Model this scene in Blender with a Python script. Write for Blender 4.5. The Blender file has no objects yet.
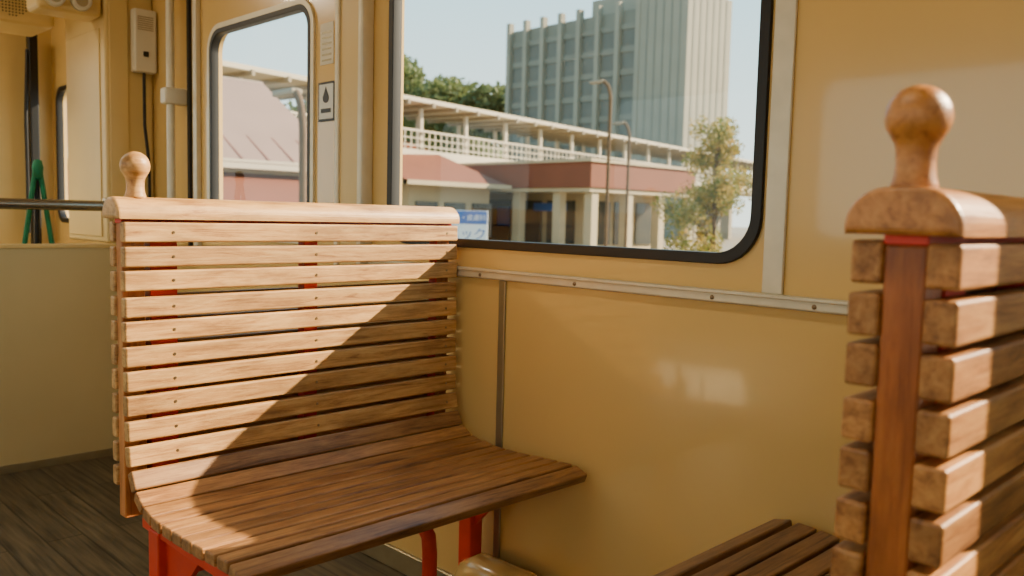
import bpy, bmesh, math, random
from mathutils import Vector, Matrix
random.seed(7)
scene = bpy.context.scene
COL = scene.collection

def lin(c):
    r=[]
    for v in c:
        v=v/255.0
        r.append(v/12.92 if v<=0.04045 else ((v+0.055)/1.055)**2.4)
    return (r[0],r[1],r[2],1.0)

# ---------------------------------------------------------------- materials
def new_mat(name):
    m=bpy.data.materials.new(name); m.use_nodes=True
    nt=m.node_tree
    return m,nt,nt.nodes['Principled BSDF']

def plain(name,c,rough=0.5,metal=0.0,var=0.08,scale=6.0,bump=0.0,coat=0.0,coatr=.03):
    m,nt,b=new_mat(name)
    tc=nt.nodes.new('ShaderNodeTexCoord')
    n=nt.nodes.new('ShaderNodeTexNoise'); n.inputs['Scale'].default_value=scale; n.inputs['Detail'].default_value=4
    nt.links.new(tc.outputs['Object'],n.inputs['Vector'])
    r=nt.nodes.new('ShaderNodeValToRGB')
    L=lin(c)
    r.color_ramp.elements[0].color=tuple(x*(1-var) for x in L[:3])+(1,)
    r.color_ramp.elements[1].color=tuple(min(1,x*(1+var)) for x in L[:3])+(1,)
    r.color_ramp.elements[0].position=.3; r.color_ramp.elements[1].position=.7
    nt.links.new(n.outputs['Fac'],r.inputs['Fac'])
    nt.links.new(r.outputs['Color'],b.inputs['Base Color'])
    b.inputs['Roughness'].default_value=rough; b.inputs['Metallic'].default_value=metal
    b.inputs['Coat Weight'].default_value=coat; b.inputs['Coat Roughness'].default_value=coatr
    if bump>0:
        bp=nt.nodes.new('ShaderNodeBump'); bp.inputs['Strength'].default_value=bump; bp.inputs['Distance'].default_value=.01
        nt.links.new(n.outputs['Fac'],bp.inputs['Height']); nt.links.new(bp.outputs['Normal'],b.inputs['Normal'])
        nt.links.new(bp.outputs['Normal'],b.inputs['Coat Normal'])
    return m

def wood(name,c1,c2,c3,rough=0.38,axis='Y',coat=.05):
    m,nt,b=new_mat(name)
    N=nt.nodes; L=nt.links
    tc=N.new('ShaderNodeTexCoord'); oi=N.new('ShaderNodeObjectInfo')
    mp=N.new('ShaderNodeMapping')
    mp.inputs['Scale'].default_value={'Y':(90,6.0,90),'Z':(90,90,6.0),'X':(6,90,90)}[axis]
    L.new(tc.outputs['Object'],mp.inputs['Vector'])
    mul=N.new('ShaderNodeMath'); mul.operation='MULTIPLY'; mul.inputs[1].default_value=37.0
    L.new(oi.outputs['Random'],mul.inputs[0])
    comb=N.new('ShaderNodeCombineXYZ'); 
    for i in range(3): L.new(mul.outputs[0],comb.inputs[i])
    L.new(comb.outputs[0],mp.inputs['Location'])
    n=N.new('ShaderNodeTexNoise'); n.inputs['Scale'].default_value=1.0; n.inputs['Detail'].default_value=8; n.inputs['Roughness'].default_value=.74; n.inputs['Distortion'].default_value=.6
    L.new(mp.outputs[0],n.inputs['Vector'])
    r=N.new('ShaderNodeValToRGB'); e=r.color_ramp.elements
    e[0].position=.34; e[0].color=lin(c3); e[1].position=.64; e[1].color=lin(c1)
    k=e.new(.47); k.color=lin(c2)
    L.new(n.outputs['Fac'],r.inputs['Fac'])
    mp2=N.new('ShaderNodeMapping'); mp2.inputs['Scale'].default_value={'Y':(16,4,16),'Z':(16,16,4),'X':(4,16,16)}[axis]
    L.new(tc.outputs['Object'],mp2.inputs['Vector']); L.new(comb.outputs[0],mp2.inputs['Location'])
    n2=N.new('ShaderNodeTexNoise'); n2.inputs['Scale'].default_value=1.5; n2.inputs['Detail'].default_value=7; n2.inputs['Roughness'].default_value=.65
    L.new(mp2.outputs[0],n2.inputs['Vector'])
    r2=N.new('ShaderNodeValToRGB'); r2.color_ramp.elements[0].position=.34; r2.color_ramp.elements[0].color=(.48,.42,.37,1)
    r2.color_ramp.elements[1].position=.55; r2.color_ramp.elements[1].color=(1,1,1,1)
    L.new(n2.outputs['Fac'],r2.inputs['Fac'])
    mx=N.new('ShaderNodeMix'); mx.data_type='RGBA'; mx.blend_type='MULTIPLY'; mx.inputs[0].default_value=.75
    L.new(r.outputs['Color'],mx.inputs[6]); L.new(r2.outputs['Color'],mx.inputs[7])
    hs=N.new('ShaderNodeHueSaturation')
    mr=N.new('ShaderNodeMapRange'); mr.inputs[3].default_value=.84; mr.inputs[4].default_value=1.14
    L.new(oi.outputs['Random'],mr.inputs[0]); L.new(mr.outputs[0],hs.inputs['Value'])
    L.new(mx.outputs[2],hs.inputs['Color']); L.new(hs.outputs['Color'],b.inputs['Base Color'])
    b.inputs['Roughness'].default_value=rough
    b.inputs['Coat Weight'].default_value=coat; b.inputs['Coat Roughness'].default_value=.3
    bp=N.new('ShaderNodeBump'); bp.inputs['Strength'].default_value=.25; bp.inputs['Distance'].default_value=.004
    L.new(n.outputs['Fac'],bp.inputs['Height']); L.new(bp.outputs['Normal'],b.inputs['Normal'])
    return m

M={}
M['wood']=wood('varnished_wood',(220,177,114),(200,150,88),(146,99,55),rough=.5)
M['wood_cap']=wood('varnished_cap_wood',(226,182,120),(212,162,98),(172,120,68),rough=.42)
M['wood_post']=wood('varnished_post_wood',(208,136,74),(194,120,62),(156,90,44),axis='Z')
M['wood_seat']=wood('varnished_seat_wood',(190,142,86),(160,112,64),(106,71,40),rough=.42,coat=.15)
M['wood_r']=wood('amber_wood',(204,148,84),(180,120,62),(126,78,39),rough=.48)
M['wood_cap_r']=wood('amber_cap_wood',(208,146,80),(192,126,62),(148,91,44),rough=.36,coat=.2)
M['wood_post_r']=wood('amber_post_wood',(200,120,58),(184,102,46),(146,78,34),axis='Z',coat=.1)
M['wood_seat_r']=wood('shaded_seat_wood',(160,118,74),(130,92,54),(84,57,32),rough=.4,coat=.15)  # darker copy of the seat wood, right seat's shade put into the colour
M['cream']=plain('cream_gloss_paint',(226,190,118),rough=.22,var=.03,scale=2.2,bump=.02,coat=.8,coatr=.06)
M['cream_dull']=plain('cream_panel_paint',(200,182,134),rough=.4,var=.04,scale=3)
M['cab_cream']=plain('cabinet_paint',(218,190,126),rough=.35,var=.05,scale=3)
M['ceiling']=plain('ceiling_paint',(232,216,178),rough=.5,var=.03)
M['alu']=plain('aluminium_trim',(220,212,188),rough=.4,metal=.3,var=.06,scale=20)
M['alu_dark']=plain('steel_strip',(170,160,130),rough=.3,metal=.7,var=.06,scale=20)
M['steel']=plain('steel_tube',(150,146,136),rough=.25,metal=.85,var=.05)
M['rubber']=plain('black_rubber',(16,16,17),rough=.45,var=.1,scale=30)
M['red']=plain('red_painted_steel',(222,56,34),rough=.45,var=.12,scale=15)
M['white']=plain('white_plastic',(222,216,196),rough=.4,var=.03)
M['reflector']=plain('reflector_enamel',(246,240,220),rough=.4,var=.03)  # bright finish of the added reflector box
M['black']=plain('black_plastic',(14,14,14),rough=.4,var=.1)
M['green']=plain('green_flag_cloth',(18,120,80),rough=.7,var=.2,scale=30)
M['screw']=plain('screw_steel',(150,130,100),rough=.3,metal=.8)
M['concrete']=plain('tower_concrete',(124,124,112),rough=.8,var=.08,scale=.3)
M['concrete_l']=plain('tower_concrete_light',(144,140,124),rough=.8,var=.06,scale=.3)
M['towerglass']=plain('tower_window_panels',(104,106,98),rough=.7,var=.1,scale=.5)
M['deckwhite']=plain('deck_white_paint',(190,180,158),rough=.6,var=.05,scale=.5)
M['deckgrey']=plain('deck_concrete',(146,136,116),rough=.8,var=.08,scale=.5)
M['brick']=plain('russet_fascia',(118,66,44),rough=.8,var=.08,scale=.8)
M['pinkroof']=plain('taupe_metal_roof',(142,116,102),rough=.65,var=.06,scale=.8)
M['brickwall']=plain('brown_wall',(108,64,50),rough=.8,var=.1,scale=.8)
M['stcream']=plain('station_cream',(176,160,128),rough=.7,var=.06,scale=.6)
M['stglass']=plain('station_glass',(66,70,66),rough=.15,var=.2,scale=.4)
M['asphalt']=plain('asphalt',(136,128,114),rough=.9,var=.12,scale=.5)
M['bark']=plain('bark',(96,76,54),rough=.9,var=.2,scale=12)
M['signblue']=plain('sign_blue',(50,100,170),rough=.5,var=.03)
M['signwhite']=plain('sign_white',(226,230,228),rough=.5,var=.03)

def leafmat(name,c1,c2,c3=None):
    m,nt,b=new_mat(name)
    oi=nt.nodes.new('ShaderNodeTexCoord'); n=nt.nodes.new('ShaderNodeTexNoise'); n.inputs['Scale'].default_value=5
    nt.links.new(oi.outputs['Object'],n.inputs['Vector'])
    r=nt.nodes.new('ShaderNodeValToRGB'); r.color_ramp.elements[0].position=.40; r.color_ramp.elements[1].position=.66
    r.color_ramp.elements[0].color=lin(c1); r.color_ramp.elements[1].color=lin(c2)
    nt.links.new(n.outputs['Fac'],r.inputs['Fac']); nt.links.new(r.outputs['Color'],b.inputs['Base Color'])
    b.inputs['Roughness'].default_value=.6
    tr=nt.nodes.new('ShaderNodeBsdfTranslucent'); nt.links.new(r.outputs['Color'],tr.inputs['Color'])
    mx=nt.nodes.new('ShaderNodeMixShader'); mx.inputs[0].default_value=.4
    out=nt.nodes['Material Output']
    nt.links.new(b.outputs[0],mx.inputs[1]); nt.links.new(tr.outputs[0],mx.inputs[2]); nt.links.new(mx.outputs[0],out.inputs['Surface'])
    return m
M['leaf']=leafmat('turning_leaves',(110,122,56),(200,168,84))
M['hill']=leafmat('hill_leaves',(84,102,62),(126,134,82))

def glassmat():
    m=bpy.data.materials.new('window_glass'); m.use_nodes=True; nt=m.node_tree; N=nt.nodes
    N.remove(N['Principled BSDF'])
    t=N.new('ShaderNodeBsdfTransparent'); t.inputs['Color'].default_value=(.97,.98,.97,1)
    g=N.new('ShaderNodeBsdfGlossy'); g.inputs['Roughness'].default_value=.02
    lw=N.new('ShaderNodeLayerWeight'); lw.inputs['Blend'].default_value=.5
    p=N.new('ShaderNodeMath'); p.operation='POWER'; p.inputs[1].default_value=5
    nt.links.new(lw.outputs['Facing'],p.inputs[0])
    mr=N.new('ShaderNodeMapRange'); mr.inputs[3].default_value=.03; mr.inputs[4].default_value=.6
    nt.links.new(p.outputs[0],mr.inputs[0])
    mx=N.new('ShaderNodeMixShader')
    nt.links.new(mr.outputs[0],mx.inputs[0]); nt.links.new(t.outputs[0],mx.inputs[1]); nt.links.new(g.outputs[0],mx.inputs[2])
    nt.links.new(mx.outputs[0],N['Material Output'].inputs['Surface'])
    return m
M['glass']=glassmat()

def floormat():
    m,nt,b=new_mat('dark_plank_floor'); N=nt.nodes; L=nt.links
    tc=N.new('ShaderNodeTexCoord'); mp=N.new('ShaderNodeMapping'); mp.inputs['Scale'].default_value=(2,30,1)
    L.new(tc.outputs['Object'],mp.inputs['Vector'])
    n=N.new('ShaderNodeTexNoise'); n.inputs['Scale'].default_value=2; n.inputs['Detail'].default_value=6
    L.new(mp.outputs[0],n.inputs['Vector'])
    r=N.new('ShaderNodeValToRGB'); r.color_ramp.elements[0].color=lin((54,48,38)); r.color_ramp.elements[1].color=lin((112,100,78))
    r.color_ramp.elements[0].position=.3; r.color_ramp.elements[1].position=.7
    L.new(n.outputs['Fac'],r.inputs['Fac'])
    w=N.new('ShaderNodeTexBrick'); w.offset=.5; w.inputs['Scale'].default_value=1; w.inputs['Brick Width'].default_value=.9; w.inputs['Row Height'].default_value=.1; w.inputs['Mortar Size'].default_value=.003
    w.inputs['Color1'].default_value=(1,1,1,1); w.inputs['Color2'].default_value=(.8,.8,.8,1); w.inputs['Mortar'].default_value=(.3,.3,.3,1)
    L.new(tc.outputs['Object'],w.inputs['Vector'])
    mx=N.new('ShaderNodeMix'); mx.data_type='RGBA'; mx.blend_type='MULTIPLY'; mx.inputs[0].default_value=1
    L.new(r.outputs['Color'],mx.inputs[6]); L.new(w.outputs['Color'],mx.inputs[7]); L.new(mx.outputs[2],b.inputs['Base Color'])
    b.inputs['Roughness'].default_value=.45
    return m
M['floor']=floormat()

# ---------------------------------------------------------------- helpers
def empty(name,loc=(0,0,0),rotz=0):
    e=bpy.data.objects.new(name,None); e.location=loc; e.rotation_euler=(0,0,rotz); e.empty_display_size=.1
    COL.objects.link(e); return e
def finish(me,name,mat,parent=None,smooth=False):
    ob=bpy.data.objects.new(name,me); COL.objects.link(ob)
    if mat: me.materials.append(M[mat] if isinstance(mat,str) else mat)
    if smooth:
        for p in me.polygons: p.use_smooth=True
    if parent: ob.parent=parent
    return ob
def box(name,lo,hi,mat,parent=None,bevel=0.0,seg=3):
    c=[(lo[i]+hi[i])/2 for i in range(3)]; s=[abs(hi[i]-lo[i]) for i in range(3)]
    bm=bmesh.new(); bmesh.ops.create_cube(bm,size=1)
    for v in bm.verts: v.co=Vector((v.co.x*s[0],v.co.y*s[1],v.co.z*s[2]))
    if bevel>0:
        bmesh.ops.bevel(bm,geom=bm.edges[:],offset=min(bevel,min(s)*.49),segments=seg,affect='EDGES',profile=.5)
    me=bpy.data.meshes.new(name); bm.to_mesh(me); bm.free()
    ob=finish(me,name,mat,parent); ob.location=c
    return ob
def multibox(name,boxes,mat,parent=None):
    bm=bmesh.new()
    for lo,hi in boxes:
        r=bmesh.ops.create_cube(bm,size=1)
        for v in r['verts']:
            v.co=Vector([(lo[i]+hi[i])/2+v.co[i]*abs(hi[i]-lo[i]) for i in range(3)])
    me=bpy.data.meshes.new(name); bm.to_mesh(me); bm.free()
    return finish(me,name,mat,parent)
def rr(x0,x1,z0,z1,r,n=8):
    pts=[]
    for cx,cz,a0 in((x1-r,z1-r,0),(x0+r,z1-r,90),(x0+r,z0+r,180),(x1-r,z0+r,270)):
        for i in range(n+1):
            a=math.radians(a0+90*i/n); pts.append((cx+r*math.cos(a),cz+r*math.sin(a)))
    return pts
def panel(name,loops,ycen,half,mat,parent=None,bevel=0):
    cu=bpy.data.curves.new(name+'_c','CURVE'); cu.dimensions='2D'; cu.fill_mode='BOTH'; cu.extrude=half; cu.bevel_depth=bevel; cu.bevel_resolution=2
    for lp in loops:
        s=cu.splines.new('POLY'); s.points.add(len(lp)-1)
        for p,q in zip(s.points,lp): p.co=(q[0],q[1],0,1)
        s.use_cyclic_u=True
    t=bpy.data.objects.new('t',cu); COL.objects.link(t)
    dg=bpy.context.evaluated_depsgraph_get(); me=bpy.data.meshes.new_from_object(t.evaluated_get(dg))
    bpy.data.objects.remove(t)
    me.transform(Matrix.Translation((0,ycen,0))@Matrix.Rotation(math.radians(90),4,'X'))
    me.materials.clear()
    me.name=name
    return finish(me,name,mat,parent)
def tube(name,pts,rad,mat,parent=None,res=6,cyc=False,smooth=True):
    cu=bpy.data.curves.new(name+'_c','CURVE'); cu.dimensions='3D'; cu.bevel_depth=rad; cu.bevel_resolution=res; cu.use_fill_caps=True
    s=cu.splines.new('POLY'); s.points.add(len(pts)-1)
    for p,q in zip(s.points,pts): p.co=(*q,1)
    s.use_cyclic_u=cyc
    t=bpy.data.objects.new('t',cu); COL.objects.link(t)
    dg=bpy.context.evaluated_depsgraph_get(); me=bpy.data.meshes.new_from_object(t.evaluated_get(dg))
    bpy.data.objects.remove(t); me.materials.clear(); me.name=name
    return finish(me,name,mat,parent,smooth)
def lathe(name,prof,mat,parent=None,loc=(0,0,0),seg=40):
    bm=bmesh.new(); rings=[]
    for r,z in prof:
        if r<1e-5: rings.append([bm.verts.new((0,0,z))])
        else: rings.append([bm.verts.new((r*math.cos(2*math.pi*i/seg),r*math.sin(2*math.pi*i/seg),z)) for i in range(seg)])
    for a,b in zip(rings,rings[1:]):
        for i in range(seg):
            j=(i+1)%seg
            if len(a)==1: bm.faces.new((a[0],b[j],b[i]))
            elif len(b)==1: bm.faces.new((a[i],a[j],b[0]))
            else: bm.faces.new((a[i],a[j],b[j],b[i]))
    bmesh.ops.recalc_face_normals(bm,faces=bm.faces[:])
    me=bpy.data.meshes.new(name); bm.to_mesh(me); bm.free()
    ob=finish(me,name,mat,parent,True); ob.location=loc; return ob
def extrude_y(name,prof,y0,y1,mat,parent,bevel=0):
    bm=bmesh.new()
    a=[bm.verts.new((x,y0,z)) for x,z in prof]; b=[bm.verts.new((x,y1,z)) for x,z in prof]
    f1=bm.faces.new(a); f2=bm.faces.new(b[::-1]); n=len(a)
    for i in range(n):
        j=(i+1)%n; bm.faces.new((a[j],a[i],b[i],b[j]))
    bmesh.ops.recalc_face_normals(bm,faces=bm.faces[:])
    if bevel>0:
        ed=list(set(f1.edges[:]+f2.edges[:]))
        bmesh.ops.bevel(bm,geom=ed,offset=bevel,segments=4,affect='EDGES',profile=.5)
    me=bpy.data.meshes.new(name); bm.to_mesh(me); bm.free()
    return finish(me,name,mat,parent)

# ---------------------------------------------------------------- tram body shell
XA,XB=-4.7,3.0; YO=-2.3; H=2.2; T=.04
win=[(-1.885,-.778,.905,1.63,.085),(-2.945,-2.285,.90,1.60,.07),(.07,1.17,.905,1.63,.085),(-4.62,-4.1,.90,1.55,.07),(1.4,2.5,.905,1.63,.085)]
def sidewall(name,yc,wins):
    loops=[[(XA,0),(XB,0),(XB,H),(XA,H)]]
    for w in wins: loops.append(rr(*w)[::-1])
    return panel(name,loops,yc,T/2,'cream')
sidewall('wall_window_side',T/2,win)
owin=[(-3.0,-1.95,.905,1.63,.085),(-1.8,-.7,.905,1.63,.085),(-.4,.7,.905,1.63,.085),(1.0,2.1,.905,1.63,.085),(-4.5,-3.6,.9,1.6,.08)]
sidewall('wall_far_side',YO-T/2,owin)
for i,w in enumerate(win+owin):
    yc=0 if i<len(win) else YO
    e=empty('window_%d'%(i+1))
    sg=-1 if i<len(win) else 1
    x0,x1,z0,z1,r=w; g=.014 if i!=1 else .010
    panel('gasket',[rr(x0-.003,x1+.003,z0-.003,z1+.003,r),rr(x0+g,x1-g,z0+g,z1-g,r-g*.8)[::-1]],yc-sg*.006,.013,'rubber',e,bevel=.002)
    panel('glass_pane',[rr(x0+g-.004,x1-g+.004,z0+g-.004,z1-g+.004,r-g)],yc-sg*.012,.0,'glass',e)
    if i==1:
        panel('inner_frame',[rr(x0-.022,x1+.022,z0-.022,z1+.022,r+.02),rr(x0-.002,x1+.002,z0-.002,z1+.002,r)[::-1]],-.004,.004,'alu',e)
box('floor',(XA,YO-T,-.06),(XB,T,0),'floor')
box('ceiling',(XA,YO-T,H),(XB,T,H+.05),'ceiling')
box('wall_rear_end',(XB,YO-T,0),(XB+.04,T,H),'cream')
fw=panel('wall_front_end',[[(YO,0),(0,0),(0,H),(YO,H)],rr(-1.95,-.62,.95,1.75,.08)[::-1]],0,.02,'cab_cream')
fw.data.transform(Matrix.Translation((XA-.02,0,0))@Matrix.Rotation(math.radians(90),4,'Z'))
hc=empty('reflector_box')  # unseen box added so the glossy wall mirrors a sunlit patch
box('reflector_body',(-2.66,YO+.001,.04),(-1.62,YO+.32,.38),'reflector',hc,.012)
multibox('reflector_slots',[((-2.36+.22*i,YO+.319,.08),(-2.348+.22*i,YO+.322,.30)) for i in range(3)],'black',hc)
box('reflector_feet',(-2.6,YO+.03,0),(-1.7,YO+.26,.04),'alu_dark',hc)

# wall trim
def trim(nm,lo,hi,mat='alu',b=.003): return box(nm,lo,hi,mat,None,b)
e=empty('trim_1')
box('rail_body',(-1.98,-.018,.829),(XB-.02,-.0005,.851),'alu',e,.004)
box('rail_lip',(-1.98,-.024,.846),(XB-.02,-.0005,.853),'alu',e,.002)
for i,x in enumerate([-1.5,-1.2,-.86,-.66,-.3]): 
    o=lathe('rail_screw_%d'%i,[(0,.002),(.004,.0015),(.0045,0)],'screw',e,(x,-.018,.838),12); o.rotation_euler=(math.radians(90),0,0)
trim('trim_2',(-.766,-.008,.852),(-.726,-.0005,H-.002))
trim('trim_3',(-1.447,-.006,.06),(-1.425,-.0005,.828),'alu_dark')
e=empty('trim_5')
box('pillar_cover',(-2.085,-.035,.80),(-1.972,-.0005,H-.002),'cab_cream',e,.012)
box('pillar_edge_a',(-2.098,-.042,.80),(-2.078,-.0005,H-.002),'alu',e,.005)
box('pillar_edge_b',(-1.985,-.042,.80),(-1.965,-.0005,H-.002),'alu',e,.005)
e=empty('trim_6')
box('strip_a',(-3.06,-.02,.80),(-3.03,-.0005,H-.002),'alu',e,.004)
box('strip_c',(-3.125,-.012,.80),(-3.105,-.0005,H-.002),'black',e,.002)
box('baseboard_window_side',(-3.4,-.012,.0005),(XB-.02,-.0005,.06),'alu_dark',None,.003)
gp=empty('grab_pole')
tube('pole',[(-3.165,-.055,.0),(-3.165,-.055,H-.001)],.015,'alu',gp)
box('pole_clamp',(-3.19,-.085,1.36),(-3.14,-.001,1.42),'white',gp,.008)
st=empty('warning_sticker')
box('sticker_sheet',(-2.243,-.0032,1.245),(-2.155,-.0005,1.36),'black',st,.001)
box('sticker_face',(-2.236,-.0042,1.252),(-2.162,-.0030,1.353),'signwhite',st,.0005)
def disc(nm,pts,y,mat,par): return panel(nm,[pts],y,.0006,mat,par)
drop=[(-2.199+.016*math.cos(a),1.312+.014*math.sin(a)) for a in [math.radians(d) for d in range(-210,31,15)]]+[(-2.199,1.345)]
disc('drop_icon',drop,-.0048,'black',st)
disc('bar_icon',[(-2.225,1.27),(-2.173,1.27),(-2.173,1.282),(-2.225,1.282)],-.0048,'black',st)
pn=empty('paper_notice')
box('notice_sheet',(-2.235,-.002,1.41),(-2.165,-.0005,1.53),'white',pn,.0005)
multibox('notice_lines',[((-2.225,-.003,1.42+.016*i),(-2.175,-.0018,1.425+.016*i)) for i in range(6)],'alu_dark',pn)

# ---------------------------------------------------------------- bulkhead / driver's area
bk=empty('bulkhead_partition')
box('lower_panel',(-3.47,-1.75,.0),(-3.44,-.0005,.825),'cream_dull',bk,.002)
box('top_edge',(-3.475,-1.75,.82),(-3.435,-.0005,.835),'cab_cream',bk,.003)
box('kick_strip',(-3.44,-1.75,.0),(-3.434,-.0005,.03),'alu_dark',bk,.001)
rl=empty('hand_rail')
tube('rail_tube',[(-3.44,-1.7,.98),(-3.44,-.19,.98)],.02,'steel',rl)
tube('rail_post_a',[(-3.455,-1.7,.835),(-3.44,-1.7,.99)],.015,'steel',rl)
tube('rail_flange',[(-3.44,-.2,.98),(-3.44,-.185,.98)],.032,'steel',rl)
cb=empty('corner_cabinet')
box('cabinet_body',(-3.90,-.185,.837),(-3.45,-.002,H-.002),'cab_cream',cb,.01)
box('cabinet_door',(-3.452,-.17,.86),(-3.444,-.10,H-.01),'cab_cream',cb,.003)
box('side_door',(-3.87,-.19,.86),(-3.50,-.184,1.66),'cab_cream',cb,.003)
ic=empty('intercom_box')
box('housing',(-3.444,-.092,1.50),(-3.40,-.006,1.74),'white',ic,.008)
multibox('grille',[((-3.401,-.08,1.66+.008*i),(-3.399,-.02,1.664+.008*i)) for i in range(7)],'alu_dark',ic)
box('button',(-3.402,-.06,1.56),(-3.396,-.04,1.58),'black',ic,.002)
cc=empty('conduit_cable')
tube('cable',[(-3.42,-.05,1.50),(-3.42,-.05,1.30),(-3.43,-.03,1.15),(-3.43,-.03,.86)],.006,'black',cc)
ob=empty('overhead_beam')
box('beam_body',(-3.60,-.415,1.69),(-3.45,-.19,H-.002),'cab_cream',ob,.02)
for i,y in enumerate((-.36,-.27)):
    o=lathe('lamp_cup_%d'%i,[(0,.02),(.02,.02),(.032,.03),(.036,.0),(.0,.0)],'white',ob,(-3.449,y,1.735)); o.rotation_euler=(0,math.radians(90),0)
    o=lathe('lamp_lens_%d'%i,[(0,.026),(.024,.021)],'alu_dark',ob,(-3.449,y,1.735)); o.rotation_euler=(0,math.radians(90),0)
ls=empty('ceiling_loudspeaker')
box('speaker_box',(-4.2,-.62,1.705),(-3.9,-.22,H-.002),'cab_cream',ls,.02)
multibox('speaker_holes',[((-3.899,-.44+.012*i,1.73+.012*j),(-3.896,-.435+.012*i,1.735+.012*j)) for i in range(11) for j in range(11) if (i-5)**2+(j-5)**2<28],'black',ls)
wp=empty('windscreen_post')
box('post',(-4.66,-.125,.0),(-4.61,-.085,1.80),'black',wp,.006)
tube('post_cable',[(-4.62,-.14,.84),(-4.62,-.142,1.4),(-4.62,-.13,1.72)],.009,'black',wp)
ft=empty('furled_signal_flags')
tube('flag_stick_a',[(-3.56,-.40,1.13),(-3.58,-.475,.60)],.009,'green',ft)
tube('flag_stick_b',[(-3.56,-.39,1.13),(-3.55,-.325,.60)],.009,'green',ft)
tube('flag_stick_c',[(-3.57,-.395,1.12),(-3.60,-.395,.60)],.010,'black',ft)
lathe('flag_head',[(0,.03),(.014,.025),(.02,0),(.016,-.04),(0,-.05)],'green',ft,(-3.56,-.395,1.12),16)
box('flag_shelf',(-3.62,-.52,.58),(-3.471,-.28,.60),'cab_cream',ft,.003)
box('driver_console',(-4.68,-1.7,.0),(-4.2,-.55,.80),'cab_cream',None,.03)

hp=empty('heater_pipe')
tube('pipe',[(-1.46,-.065,.0),(-1.46,-.065,.095),(-1.445,-.065,.125),(-1.415,-.065,.14),(-1.27,-.065,.14),(-1.23,-.065,.13),(-1.205,-.065,.10),(-1.20,-.065,.0)],.046,'cream',hp,res=10)

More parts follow.
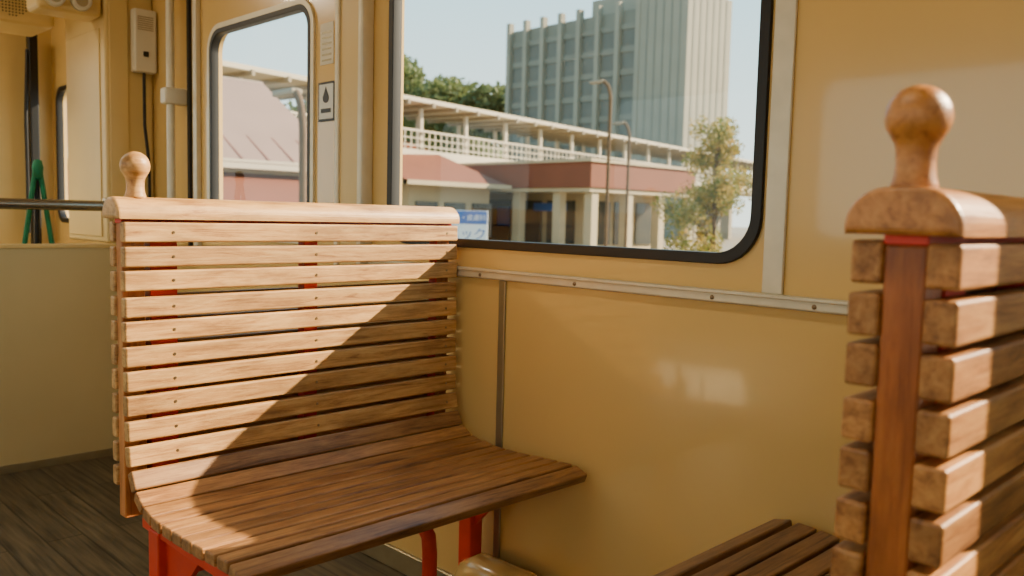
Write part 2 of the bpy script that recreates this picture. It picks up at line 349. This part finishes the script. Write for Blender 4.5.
# ---------------------------------------------------------------- benches
def bench(xc,s,ya,yb,zo,slt,post,nk=0.0,fy=.035,dd=0.0,sfx='',obj_name='wooden_bench'):
    E=empty(obj_name,(xc,0,0))
    W=lambda n: n+sfx
    hw=post/2; off=hw+slt/2
    ctl=[(off,.952),(off,.80),(off+.002,.66),(off+.006,.56),(off+.016,.50),(off+.042,.458),(off+.085,.436),(off+.15,.428),(off+.25,.429),(off+.355+dd,.435),(off+.408+dd,.436),(off+.440+dd,.425)]
    P=[Vector(p) for p in ctl]; dense=[]
    for i in range(len(P)-1):
        p0=P[max(0,i-1)];p1=P[i];p2=P[i+1];p3=P[min(len(P)-1,i+2)]
        for k in range(40):
            t=k/40
            dense.append(.5*((2*p1)+(-p0+p2)*t+(2*p0-5*p1+4*p2-p3)*t*t+(-p0+3*p1-3*p2+p3)*t**3))
    dense.append(P[-1])
    acc=[0]
    for a,b in zip(dense,dense[1:]): acc.append(acc[-1]+(b-a).length)
    def at(d):
        for i in range(len(acc)-1):
            if acc[i+1]>=d:
                return dense[i],(dense[i+1]-dense[i]).normalized()
        return dense[-1],(dense[-1]-dense[-2]).normalized()
    d=0; k=0; tot=acc[-1]
    screws=[]
    sy=[ya+.09,(ya+yb)/2+.0,yb-.035]
    while d+.03<tot:
        p_,t_=at(d+.02)
        vert=p_.y>.49
        pitch=.0458 if vert else (.043 if p_.x<off+.09 else .0415)
        hgt=pitch-(.0085 if vert else .006)
        c,t=at(d+hgt/2)
        if d+hgt>tot+.006: break
        ang=math.atan2(t.y,t.x)
        L=(yb-ya)+random.uniform(-.002,.002)
        bm=bmesh.new(); bmesh.ops.create_cube(bm,size=1)
        for v in bm.verts: v.co=Vector((v.co.x*hgt,v.co.y*L,v.co.z*slt))
        bmesh.ops.bevel(bm,geom=bm.edges[:],offset=.0035,segments=3,affect='EDGES',profile=.5)
        Rm=Matrix.Rotation(-ang,4,'Y')
        for v in bm.verts:
            v.co=Rm@v.co; v.co.x*=s
        if s<0: bmesh.ops.reverse_faces(bm,faces=bm.faces[:])
        nm=('back_slat_%d' if vert else 'seat_slat_%d')%k
        me=bpy.data.meshes.new(nm); bm.to_mesh(me); bm.free()
        o=finish(me,nm,W('wood') if vert else W('wood_seat'),E); o.location=(c.x*s,(ya+yb)/2,c.y+zo)
        if vert:
            for y in sy: screws.append((c.x*s+s*slt/2,y,c.y+zo))
        d+=pitch; k+=1
    for i in range(11):
        z1=.952-i*.0458; z0=z1-.0373
        box('rear_slat_%d'%i,(-s*(hw+slt),ya,z0+zo),(-s*hw,yb,z1+zo),W('wood'),E,.0035)
    cw=hw+slt+.003
    prof=[(-cw,.958),(cw,.958)]
    rz=.034; rx=min(.036,cw-.002)
    for cx,a0 in((cw-rx,0),(-(cw-rx),90)):
        for i in range(11):
            a=math.radians(a0+90*i/10); prof.append((cx+rx*math.cos(a),.964+rz*math.sin(a)))
    extrude_y('back_cap',[(x,z+zo) for x,z in prof],ya-.012,yb+.004,W('wood_cap'),E,.006)
    for i,(a,b) in enumerate(((ya+.004,ya+.046),(yb-.05,yb-.01))):
        box('wood_post_%d'%i,(-hw+.0005,a,.40+zo),(hw-.0005,b,.95+zo),W('wood_post'),E,.003)
    for i,y in enumerate(sy):
        box('red_strap_%d'%i,(-hw*.8,y-.016 if i else ya+.055,.38+zo),(hw*.95,y+.016,.95+zo),'red',E,.001)
    box('red_cap_plate',(-hw,ya+.003,.950+zo),(hw,yb-.003,.959+zo),'red',E,.001)
    zt=.998+zo-.003
    prof=[(0,0),(.019,0),(.0185,.005),(.0165,.012),(.0155,.022+nk),(.0160,.033+nk),(.0175,.038+nk)]
    for i in range(1,15):
        a=math.radians(-48+138*i/14); prof.append((.0262*math.cos(a) if i<14 else 0,.060+nk+.0262*math.sin(a)))
    lathe('finial_ball',prof,W('wood_cap'),E,(0,ya+fy,zt))
    bm=bmesh.new()
    for x,y,z in screws:
        r=bmesh.ops.create_cone(bm,cap_ends=True,segments=10,radius1=.0032,radius2=.0028,depth=.0016)
        for v in r['verts']:
            v.co=Vector((x+v.co.z,y+v.co.x,z+v.co.y))
    me=bpy.data.meshes.new('slat_screws'); bm.to_mesh(me); bm.free(); finish(me,'slat_screws','screw',E)
    zt=.412+zo
    for i,(y,lx) in enumerate(((ya+.035,.09),(yb-.03,.114))):
        box('seat_bearer_%d'%i,(s*.05,y-.015,zt-.022),(s*.40,y+.015,zt),'red',E,.003)
        box('leg_rear_%d'%i,(s*lx,y-.02,.0),(s*(lx+.043),y+.02,zt-.01),'red',E,.004)
        box('foot_%d'%i,(s*.05,y-.03 if i==0 else y-.02,.0),(s*.20,y+.03 if i==0 else y+.018,.008),'red',E,.002)
        extrude_y('gusset_%d'%i,[(s*(lx+.04),zt-.02),(s*(lx+.18),zt-.02),(s*(lx+.04),zt-.17)],y-.005,y+.005,'red',E)
    y=yb-.25
    tube('front_hook',[(s*.10,y,zt-.065),(s*.14,y,zt-.085),(s*.19,y,zt-.09),(s*.225,y,zt-.095),(s*.245,y,zt-.115),(s*.25,y,zt-.15),(s*.25,y,.0)],.016,'red',E)
    box('cross_bar',(s*.10-.012,ya+.035,zt-.11),(s*.10+.012,yb-.06,zt-.085),'red',E,.003)
    return E
bench(-1.61,1,-.818,-.025,0.0,.021,.030)
bench(-.273,-1,-.672,-.028,.014,.027,.036,nk=.001,fy=.014,dd=-.03,sfx='_r')

# ---------------------------------------------------------------- added interior fill lights
for i,x in enumerate((-2.9,-.9,1.2,-4.2)):  # unseen lights added for interior fill; the last brightens the cab end
    e=empty('interior_fill' if i==0 else 'interior_fill.%03d'%i)
    hl_=.5 if i<3 else .2
    box('fill_housing',(x-hl_,-1.22,H-.03),(x+hl_,-1.08,H-.0005),'white',e,.008)
    ld=bpy.data.lights.new('fill_light','AREA'); ld.shape='RECTANGLE'; ld.size=hl_*1.9; ld.size_y=.12; ld.energy=5.5 if i<3 else 11; ld.color=(1,.86,.64)
    lo=bpy.data.objects.new('fill_light',ld); COL.objects.link(lo); lo.location=(x,-1.15,H-.035); lo.parent=e

# ---------------------------------------------------------------- exterior
GZ=-.95
box('ground_outside',(-220,-60,GZ-.3),(120,260,GZ),'asphalt')
tw=empty('office_tower')
box('tower_block',(-82,78.6,GZ),(-54,86.6,25.0),'concrete',tw)
multibox('tower_glazing',[((-81+i*3.0,78.45,2),(-78.6+i*3.0,78.7,23.5)) for i in range(7)],'towerglass',tw)
multibox('tower_spandrels',[((-81.2,78.35,2+2.6*j),(-60.5,78.6,2.7+2.6*j)) for j in range(9)],'concrete',tw)
multibox('tower_ribs',[((-81.9+i*3.0,77.9,GZ),(-81.3+i*3.0,78.7,26.0)) for i in range(8)],'concrete_l',tw)
box('tower_stair_core',(-60.3,78.0,GZ),(-53.9,86.8,26.2),'concrete_l',tw)
multibox('core_grooves',[((-59.4+i*1.1,77.95,0),(-59.2+i*1.1,78.02,26)) for i in range(5)]+[((-53.95,79+i*1.3,0),(-53.85,79.4+i*1.3,26)) for i in range(6)],'concrete',tw)
box('tower_penthouse',(-70,81,25),(-61,86,27.6),'concrete_l',tw)
ang=math.atan2(70,-12)
wk=empty('elevated_walkway',(-33.8,7,0),ang)
box('deck_slab',(-10,0,3.9),(85,4.5,4.5),'deckwhite',wk)
box('deck_roof',(-10,-.6,7.0),(85,5.0,7.22),'deckwhite',wk)
multibox('roof_beams',[((-10+2.0*i,-.7,6.8),(-9.85+2.0*i,5.0,7.05)) for i in range(47)],'deckgrey',wk)
multibox('roof_posts',[((-10+4.0*i,.2,4.5),(-9.8+4.0*i,.4,7.0)) for i in range(24)]+[((-10+4.0*i,4.0,4.5),(-9.8+4.0*i,4.2,7.0)) for i in range(24)],'deckwhite',wk)
multibox('deck_railing',[((-10,0,5.5),(85,.08,5.6)),((-10,0,4.7),(85,.06,4.76)),((-10,0,5.1),(85,.06,5.15))]+[((-10+.5*i,0,4.5),(-9.94+.5*i,.05,5.55)) for i in range(190)],'deckwhite',wk)
multibox('deck_columns',[((-9+9*i,1.6,GZ),(-8.2+9*i,2.6,3.9)) for i in range(10)],'deckgrey',wk)
sb=empty('station_building')
box('fascia',(-46,31.6,2.5),(-27.8,41,3.85),'brick',sb,.05)
box('fascia_trim',(-46.1,31.5,3.8),(-27.7,41.1,3.95),'stcream',sb)
box('soffit_band',(-46,31.7,2.3),(-27.9,41,2.5),'stcream',sb)
box('station_core',(-46,34.2,GZ),(-30.4,40.8,2.4),'stcream',sb)
multibox('columns',[((-45.6+3.0*i,31.9,GZ),(-45.1+3.0*i,32.4,2.3)) for i in range(6)]+[((-28.5,32+2.9*i,GZ),(-28.0,32.5+2.9*i,2.3)) for i in range(4)],'stcream',sb)
multibox('shop_glass',[((-45.5+2.5*i,34.05,-.5),(-43.5+2.5*i,34.25,1.9)) for i in range(6)]+[((-30.45,34.8+2*i,-.5),(-30.3,36.4+2*i,1.9)) for i in range(3)],'stglass',sb)
multibox('shop_signs',[((-43,34.0,1.2),(-41,34.04,1.8)),((-37,34.0,.4),(-36,34.04,1.5)),((-34,34.0,1.3),(-31.5,34.04,1.75))],'signblue',sb)
aw=empty('russet_roof_pavilion')
bmr=bmesh.new()
pts=[(-40,25.5,5.2),(-40,29.5,5.2),(-33,31,2.6),(-33,24,2.6),(-47,24,2.6),(-47,31,2.6)]
V=[bmr.verts.new(p) for p in pts]
bmr.faces.new((V[0],V[3],V[2],V[1])); bmr.faces.new((V[0],V[1],V[5],V[4])); bmr.faces.new((V[0],V[4],V[3])); bmr.faces.new((V[1],V[2],V[5])); bmr.faces.new((V[3],V[4],V[5],V[2]))
me=bpy.data.meshes.new('pavilion_roof'); bmr.to_mesh(me); bmr.free(); finish(me,'pavilion_roof','brick',aw)
multibox('roof_eaves',[((-47.1,23.9,2.4),(-32.9,24.05,2.62)),((-33.05,23.9,2.4),(-32.9,31.1,2.62))],'stcream',aw)
box('pavilion_wall',(-46,25,GZ),(-34,30.5,2.6),'stcream',aw)
multibox('pavilion_windows',[((-33.99,25.4+1.9*i,-.2),(-33.9,26.8+1.9*i,1.6)) for i in range(3)]+[((-45.4+2.3*i,24.93,-.2),(-43.8+2.3*i,25.02,1.6)) for i in range(5)],'stglass',aw)
hs=empty('gabled_shed')
bmr=bmesh.new()
x0,xr,x1=-31.5,-27,-22.5; y0,y1=1,13.2
A=[(x1+.5,y0,2.3),(xr,y0,5.2),(x0-.5,y0,2.3)]
V=[bmr.verts.new(p) for p in A]+[bmr.verts.new((p[0],y1,p[2])) for p in A]
bmr.faces.new((V[0],V[1],V[4],V[3])); bmr.faces.new((V[1],V[2],V[5],V[4])); bmr.faces.new((V[2],V[0],V[3],V[5]))
me=bpy.data.meshes.new('shed_roof'); bmr.to_mesh(me); bmr.free()
o=finish(me,'shed_roof','pinkroof',hs); so=o.modifiers.new('s','SOLIDIFY'); so.thickness=.12
bm=bmesh.new()
for i in range(16):
    yy=y0+.1+.8*i
    if yy>y1-.1: break
    q=[bm.verts.new(p) for p in ((x1+.5,yy,2.36),(x1+.5,yy+.07,2.36),(xr,yy+.07,5.26),(xr,yy,5.26),(x1+.5,yy,2.28),(x1+.5,yy+.07,2.28),(xr,yy+.07,5.18),(xr,yy,5.18))]
    for f in ((0,1,2,3),(7,6,5,4),(0,4,5,1),(1,5,6,2),(2,6,7,3),(3,7,4,0)): bm.faces.new([q[j] for j in f])
me=bpy.data.meshes.new('standing_seams'); bm.to_mesh(me); bm.free(); finish(me,'standing_seams','brickwall',hs)
bmr=bmesh.new(); A=[(x1,GZ),(x1,2.35),(xr,5.0),(x0,2.35),(x0,GZ)]
a=[bmr.verts.new((p[0],y0+.5,p[1])) for p in A]; b=[bmr.verts.new((p[0],y1-.5,p[1])) for p in A]
bmr.faces.new(a); bmr.faces.new(b[::-1])
for i in range(5): bmr.faces.new((a[(i+1)%5],a[i],b[i],b[(i+1)%5]))
me=bpy.data.meshes.new('shed_walls'); bmr.to_mesh(me); bmr.free(); finish(me,'shed_walls','stcream',hs)
multibox('roof_seams',[((xr-.06,y0,5.2),(xr+.06,y1,5.3))],'deckwhite',hs)
bm=bmesh.new(); q=[bm.verts.new(p) for p in ((x1,y0,2.0),(x1,y1,2.0),(x1+2.2,y1,1.15),(x1+2.2,y0,1.15),(x1,y0,1.85),(x1,y1,1.85),(x1+2.2,y1,1.0),(x1+2.2,y0,1.0))]
for f in ((0,3,2,1),(4,5,6,7),(0,4,7,3),(1,2,6,5),(3,7,6,2),(0,1,5,4)): bm.faces.new([q[j] for j in f])
me=bpy.data.meshes.new('leanto_roof'); bm.to_mesh(me); bm.free(); finish(me,'leanto_roof','brick',hs)
multibox('leanto_posts',[((x1+2.0,y0+.2+2.9*i,GZ),(x1+2.12,y0+.32+2.9*i,1.1)) for i in range(5)],'deckwhite',hs)
multibox('shed_windows',[((x1-.02,2+2.4*i,-.4),(x1+.05,3.6+2.4*i,.9)) for i in range(4)],'stglass',hs)
multibox('eave_trim',[((x1+.35,y0,2.1),(x1+.6,y1,2.35))],'deckwhite',hs)

def leafcloud(name,blobs,n,size,mat,parent):
    bm=bmesh.new()
    for i in range(n):
        c,r=random.choice(blobs)
        d=Vector([random.gauss(0,1) for _ in range(3)]).normalized()*(random.random()**.45)
        p=Vector(c)+Vector((d.x*r[0],d.y*r[1],d.z*r[2]))
        s=size*random.uniform(.6,1.3)
        Rm=Matrix.Rotation(random.uniform(0,6.28),3,Vector([random.gauss(0,1) for _ in range(3)]).normalized())
        q=[bm.verts.new(p+Rm@Vector(v)*s) for v in((-.5,0,0),(0,-.28,0.05),(.5,0,0),(0,.28,.05))]
        bm.faces.new(q)
    me=bpy.data.meshes.new(name); bm.to_mesh(me); bm.free(); return finish(me,name,mat,parent)
sh=empty('autumn_tree',(-9.3,13.5,0))
tube('trunk',[(0,0,GZ),(.02,0,.3),(-.02,.02,1.2),(.0,0,2.7)],.035,'bark',sh)
random.seed(3)
bl=[]
for i in range(60):
    z=random.uniform(-.8,2.9); w=1.15*(1-((z-.2)/3.2)**2)
    a=random.uniform(0,6.28); rr_=random.uniform(.2,1)*w
    tip=(rr_*math.cos(a),rr_*math.sin(a),z)
    tube('branch_%d'%i,[(0,0,max(GZ+.1,z-.6)),(tip[0]*.6,tip[1]*.6,z-.15),tip],.010,'bark',sh,res=2)
    bl.append((tip,(.30,.30,.28)))
leafcloud('leaves',bl,14000,.085,'leaf',sh)
hl=empty('wooded_hill')
hb=[]
for i in range(30):
    x=-150+i*2.15+random.uniform(-1,1); hb.append(((x,84+random.uniform(-4,4),15+8*math.exp(-((x+118)/16)**2)+random.uniform(-1,1)),(4.5,4,4)))
leafcloud('tree_crowns',hb,20000,1.2,'hill',hl)
bm=bmesh.new(); bmesh.ops.create_icosphere(bm,subdivisions=4,radius=1)
for v in bm.verts: v.co=Vector((v.co.x*28,v.co.y*10,max(v.co.z,-.05)*19*(1+.08*math.sin(v.co.x*31)*math.cos(v.co.y*17))))
me=bpy.data.meshes.new('hill_mass'); bm.to_mesh(me); bm.free(); o=finish(me,'hill_mass','hill',hl,True); o.location=(-118,90,GZ)

def street_lamp(nm,x,y,h,dx,parent=None):
    e=empty(nm,(x,y,0))
    pts=[(0,0,GZ),(0,0,h-.8)]+[(dx*(1-math.cos(math.radians(a))),0,h-.8+.8*math.sin(math.radians(a))) for a in range(10,91,16)]
    tube('pole',pts,.07,'bark',e); 
    box('lamp_head',(dx-.1 if dx>0 else dx-.6,-.12,h-.06),(dx+.6 if dx>0 else dx+.1,.12,h+.06),'deckgrey',e,.04)
street_lamp('street_lamp',-21.6,25.3,6.4,-.45)
street_lamp('street_lamp.001',-25.0,31.0,5.5,-.4)
street_lamp('street_lamp.002',-13.5,6.7,3.1,-.3)
sg=empty('clinic_signboard',(-12.9,10.1,0),math.radians(40))
box('board',(-.42,-.02,.40),(.42,.02,1.07),'signwhite',sg,.005)
box('header',(-.41,-.03,.80),(.41,-.021,1.06),'signblue',sg,.001)
for i,x in enumerate((-.35,.35)): box('sign_leg_%d'%i,(x-.02,-.015,GZ),(x+.02,.015,.40),'deckgrey',sg)
def text(body,size,loc,mat,par):
    c=bpy.data.curves.new('txt','FONT'); c.body=body; c.size=size; c.align_x='CENTER'; c.extrude=.003
    t=bpy.data.objects.new('lettering',c); COL.objects.link(t); t.rotation_euler=(math.radians(90),0,0); t.location=loc; c.materials.append(M[mat]); t.parent=par
text('ニック',.27,(0,-.024,.50),'signblue',sg)
text('歯科・皮膚科',.13,(0,-.033,.88),'signwhite',sg)

# ---------------------------------------------------------------- light
w=bpy.data.worlds.new('World'); scene.world=w; w.use_nodes=True; nt=w.node_tree
bg=nt.nodes['Background']
tc=nt.nodes.new('ShaderNodeTexCoord'); sp=nt.nodes.new('ShaderNodeSeparateXYZ'); nt.links.new(tc.outputs['Generated'],sp.inputs[0])
r=nt.nodes.new('ShaderNodeValToRGB'); r.color_ramp.elements[0].position=0.0; r.color_ramp.elements[0].color=lin((224,232,222))
r.color_ramp.elements[1].position=.7; r.color_ramp.elements[1].color=lin((130,178,205))
k=r.color_ramp.elements.new(.25); k.color=lin((176,212,220))
nt.links.new(sp.outputs['Z'],r.inputs['Fac']); nt.links.new(r.outputs['Color'],bg.inputs['Color'])
bg.inputs['Strength'].default_value=2.5
sd=bpy.data.lights.new('sun','SUN'); sd.energy=19.0; sd.angle=math.radians(.6); sd.color=(1,.79,.53)
so=bpy.data.objects.new('sun',sd); COL.objects.link(so); so.location=(10,20,12)
so.rotation_euler=Vector((-.55,-1,-.655)).to_track_quat('-Z','Y').to_euler()

# ---------------------------------------------------------------- camera
th=math.radians(4.83); ro=math.radians(1.4)
F=Vector((-.709,.705,0)).normalized(); R=Vector((.705,.709,0)).normalized(); Z=Vector((0,0,1))
fw_=F*math.cos(th)-Z*math.sin(th); up0=F*math.sin(th)+Z*math.cos(th)
cr=R*math.cos(ro)+up0*math.sin(ro); cu=-R*math.sin(ro)+up0*math.cos(ro)
cd=bpy.data.cameras.new('camera'); cam=bpy.data.objects.new('camera',cd); COL.objects.link(cam)
m=Matrix((cr,cu,-fw_)).transposed().to_4x4(); m.translation=Vector((0,-1.4,.98)); cam.matrix_world=m
cd.sensor_width=36; cd.lens=852/1024*36; cd.clip_start=.02; cd.clip_end=600
cd.dof.use_dof=True; cd.dof.focus_distance=1.7; cd.dof.aperture_fstop=5.0
scene.camera=cam
